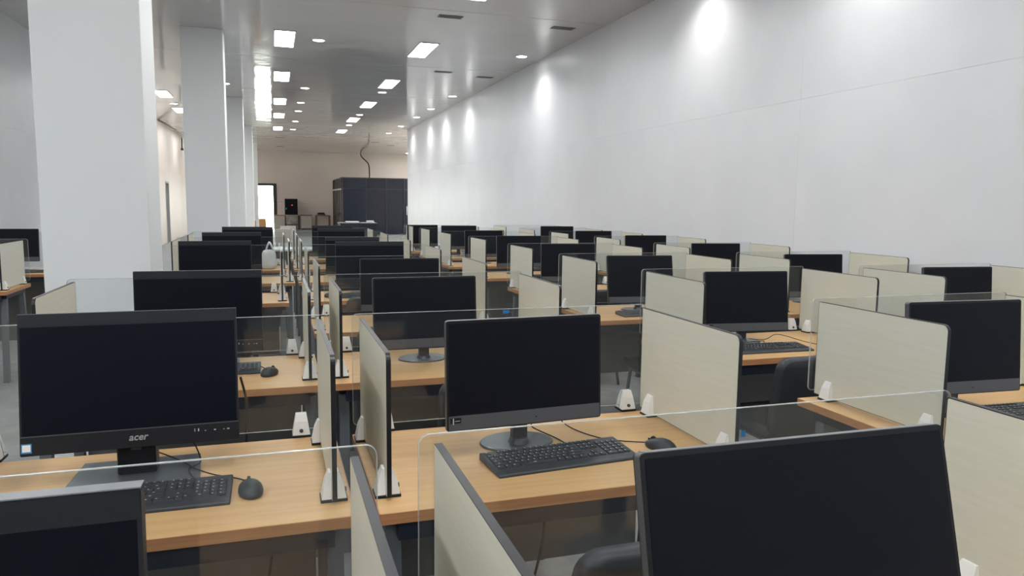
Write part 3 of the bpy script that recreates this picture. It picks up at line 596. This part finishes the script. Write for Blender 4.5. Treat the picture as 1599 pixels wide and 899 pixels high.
for x, z in ((.30, 1.42), (.42, 1.42), (1.62, 1.35)):
    t = thing('wall_switch', 'white switch plate on the far wall, %s' % {.30: 'nearest the doorway', .42: 'second from the doorway', 1.62: 'right of the rack cabinet'}[x], 'switch', (x, YF, z))
    one('plate', lambda b: box(b, (-.05, -.012, -.07), (.05, 0, .07), .003, 1), 'clamp', t); one('rocker', lambda b: box(b, (-.02, -.017, -.03), (.02, -.012, .03)), 'rim', t)
tag(one('wall_cable', lambda b: tube(b, smooth_path([(4.55, 40.9, 4.04), (4.62, 40.88, 3.85), (4.95, 40.85, 3.5), (5.0, 40.8, 3.0), (4.98, 40.6, 2.62), (4.98, 38.7, 2.58)]), .035, 7), 'bronze', smooth=True), 'dark conduit looping down from the ceiling to the glass room', 'conduit')
t = thing('hanging_conduit', 'pale conduit slanting from the left ceiling edge with a drop', 'conduit', (-3.4, 26.7, HC))
one('rod', lambda b: tube(b, smooth_path([(-.05, .05, -.02), (.3, -.3, -.22), (.68, -.7, -.50), (.70, -.7, -.62)], 4), .03, 8), 'cream', t, True); one('drop', lambda b: tube(b, [(.70, -.7, -.60), (.70, -.7, -.95)], .022, 8), 'bronze', t); one('tip', lambda b: box(b, (.66, -.74, -1.0), (.74, -.66, -.94)), 'black', t)
def carton(x, y, w, d, z0, h, label):
    t = thing('cardboard_box', label, 'box', (x, y, z0)); one('body', lambda b: box(b, (-w/2, -d/2, 0), (w/2, d/2, h-.006)), 'card', t)
    for s in (-1, 1): one('flap', lambda b: box(b, (-w/2, min(0, s*d/2)+.003, h-.006), (w/2, max(0, s*d/2)-.003, h)), 'card', t)
carton(-.80, 30, .34, .34, 0, .72, 'brown cardboard box beside the farthest columns, left of two')
carton(-.39, 30.2, .25, .3, 0, .80, 'brown cardboard box before the bright doorway, right of two')
# pale chairs and tables standing loose in the far space
def pale_chair(x, y, rz, label):
    t = thing('plastic_chair', label, 'chair', (x, y, 0), rz, 'pale chairs in the far space')
    one('seat', lambda b: box(b, (-.21, -.2, .43), (.21, .22, .46), .012, 2), 'cream', t); one('backrest', lambda b: box(b, (-.2, -.22, .55), (.2, -.19, .86), .012, 2), 'cream', t)
    for sx in (-1, 1):
        for sy in (-1, 1): one('leg', lambda b: tube(b, [(sx*.18, sy*.18, .43), (sx*.2, sy*.2+.01, 0)], .014, 7), 'chrome', t)
        one('back_post', lambda b: tube(b, [(sx*.17, -.19, .44), (sx*.17, -.205, .6)], .012, 7), 'chrome', t)
pale_chair(.31, 20, .2, 'pale chair standing alone in the far aisle'); pale_chair(.1, 17.5, 2.6, 'pale chair facing left before the lone far chair'); 
def pale_table(x, y, w, label):
    t = thing('pale_table', label, 'table', (x, y, 0), 0, 'pale tables in the far space')
    one('top', lambda b: box(b, (-w/2, -.3, .72), (w/2, .3, .75), .003, 1), 'paper', t); one('modesty_panel', lambda b: box(b, (-w/2+.05, .2, .3), (w/2-.05, .22, .72)), 'rim', t)
    for sx in (-1, 1):
        for sy in (-1, 1): one('leg', lambda b: box(b, (sx*(w/2-.05)-.02, sy*.26-.02, 0), (sx*(w/2-.05)+.02, sy*.26+.02, .72)), 'chrome', t)
pale_table(.42, 12.35, 1.0, 'pale table across the end of the aisle'); pale_table(2.35, 13.4, 1.1, 'pale table behind the last centre-right desk')
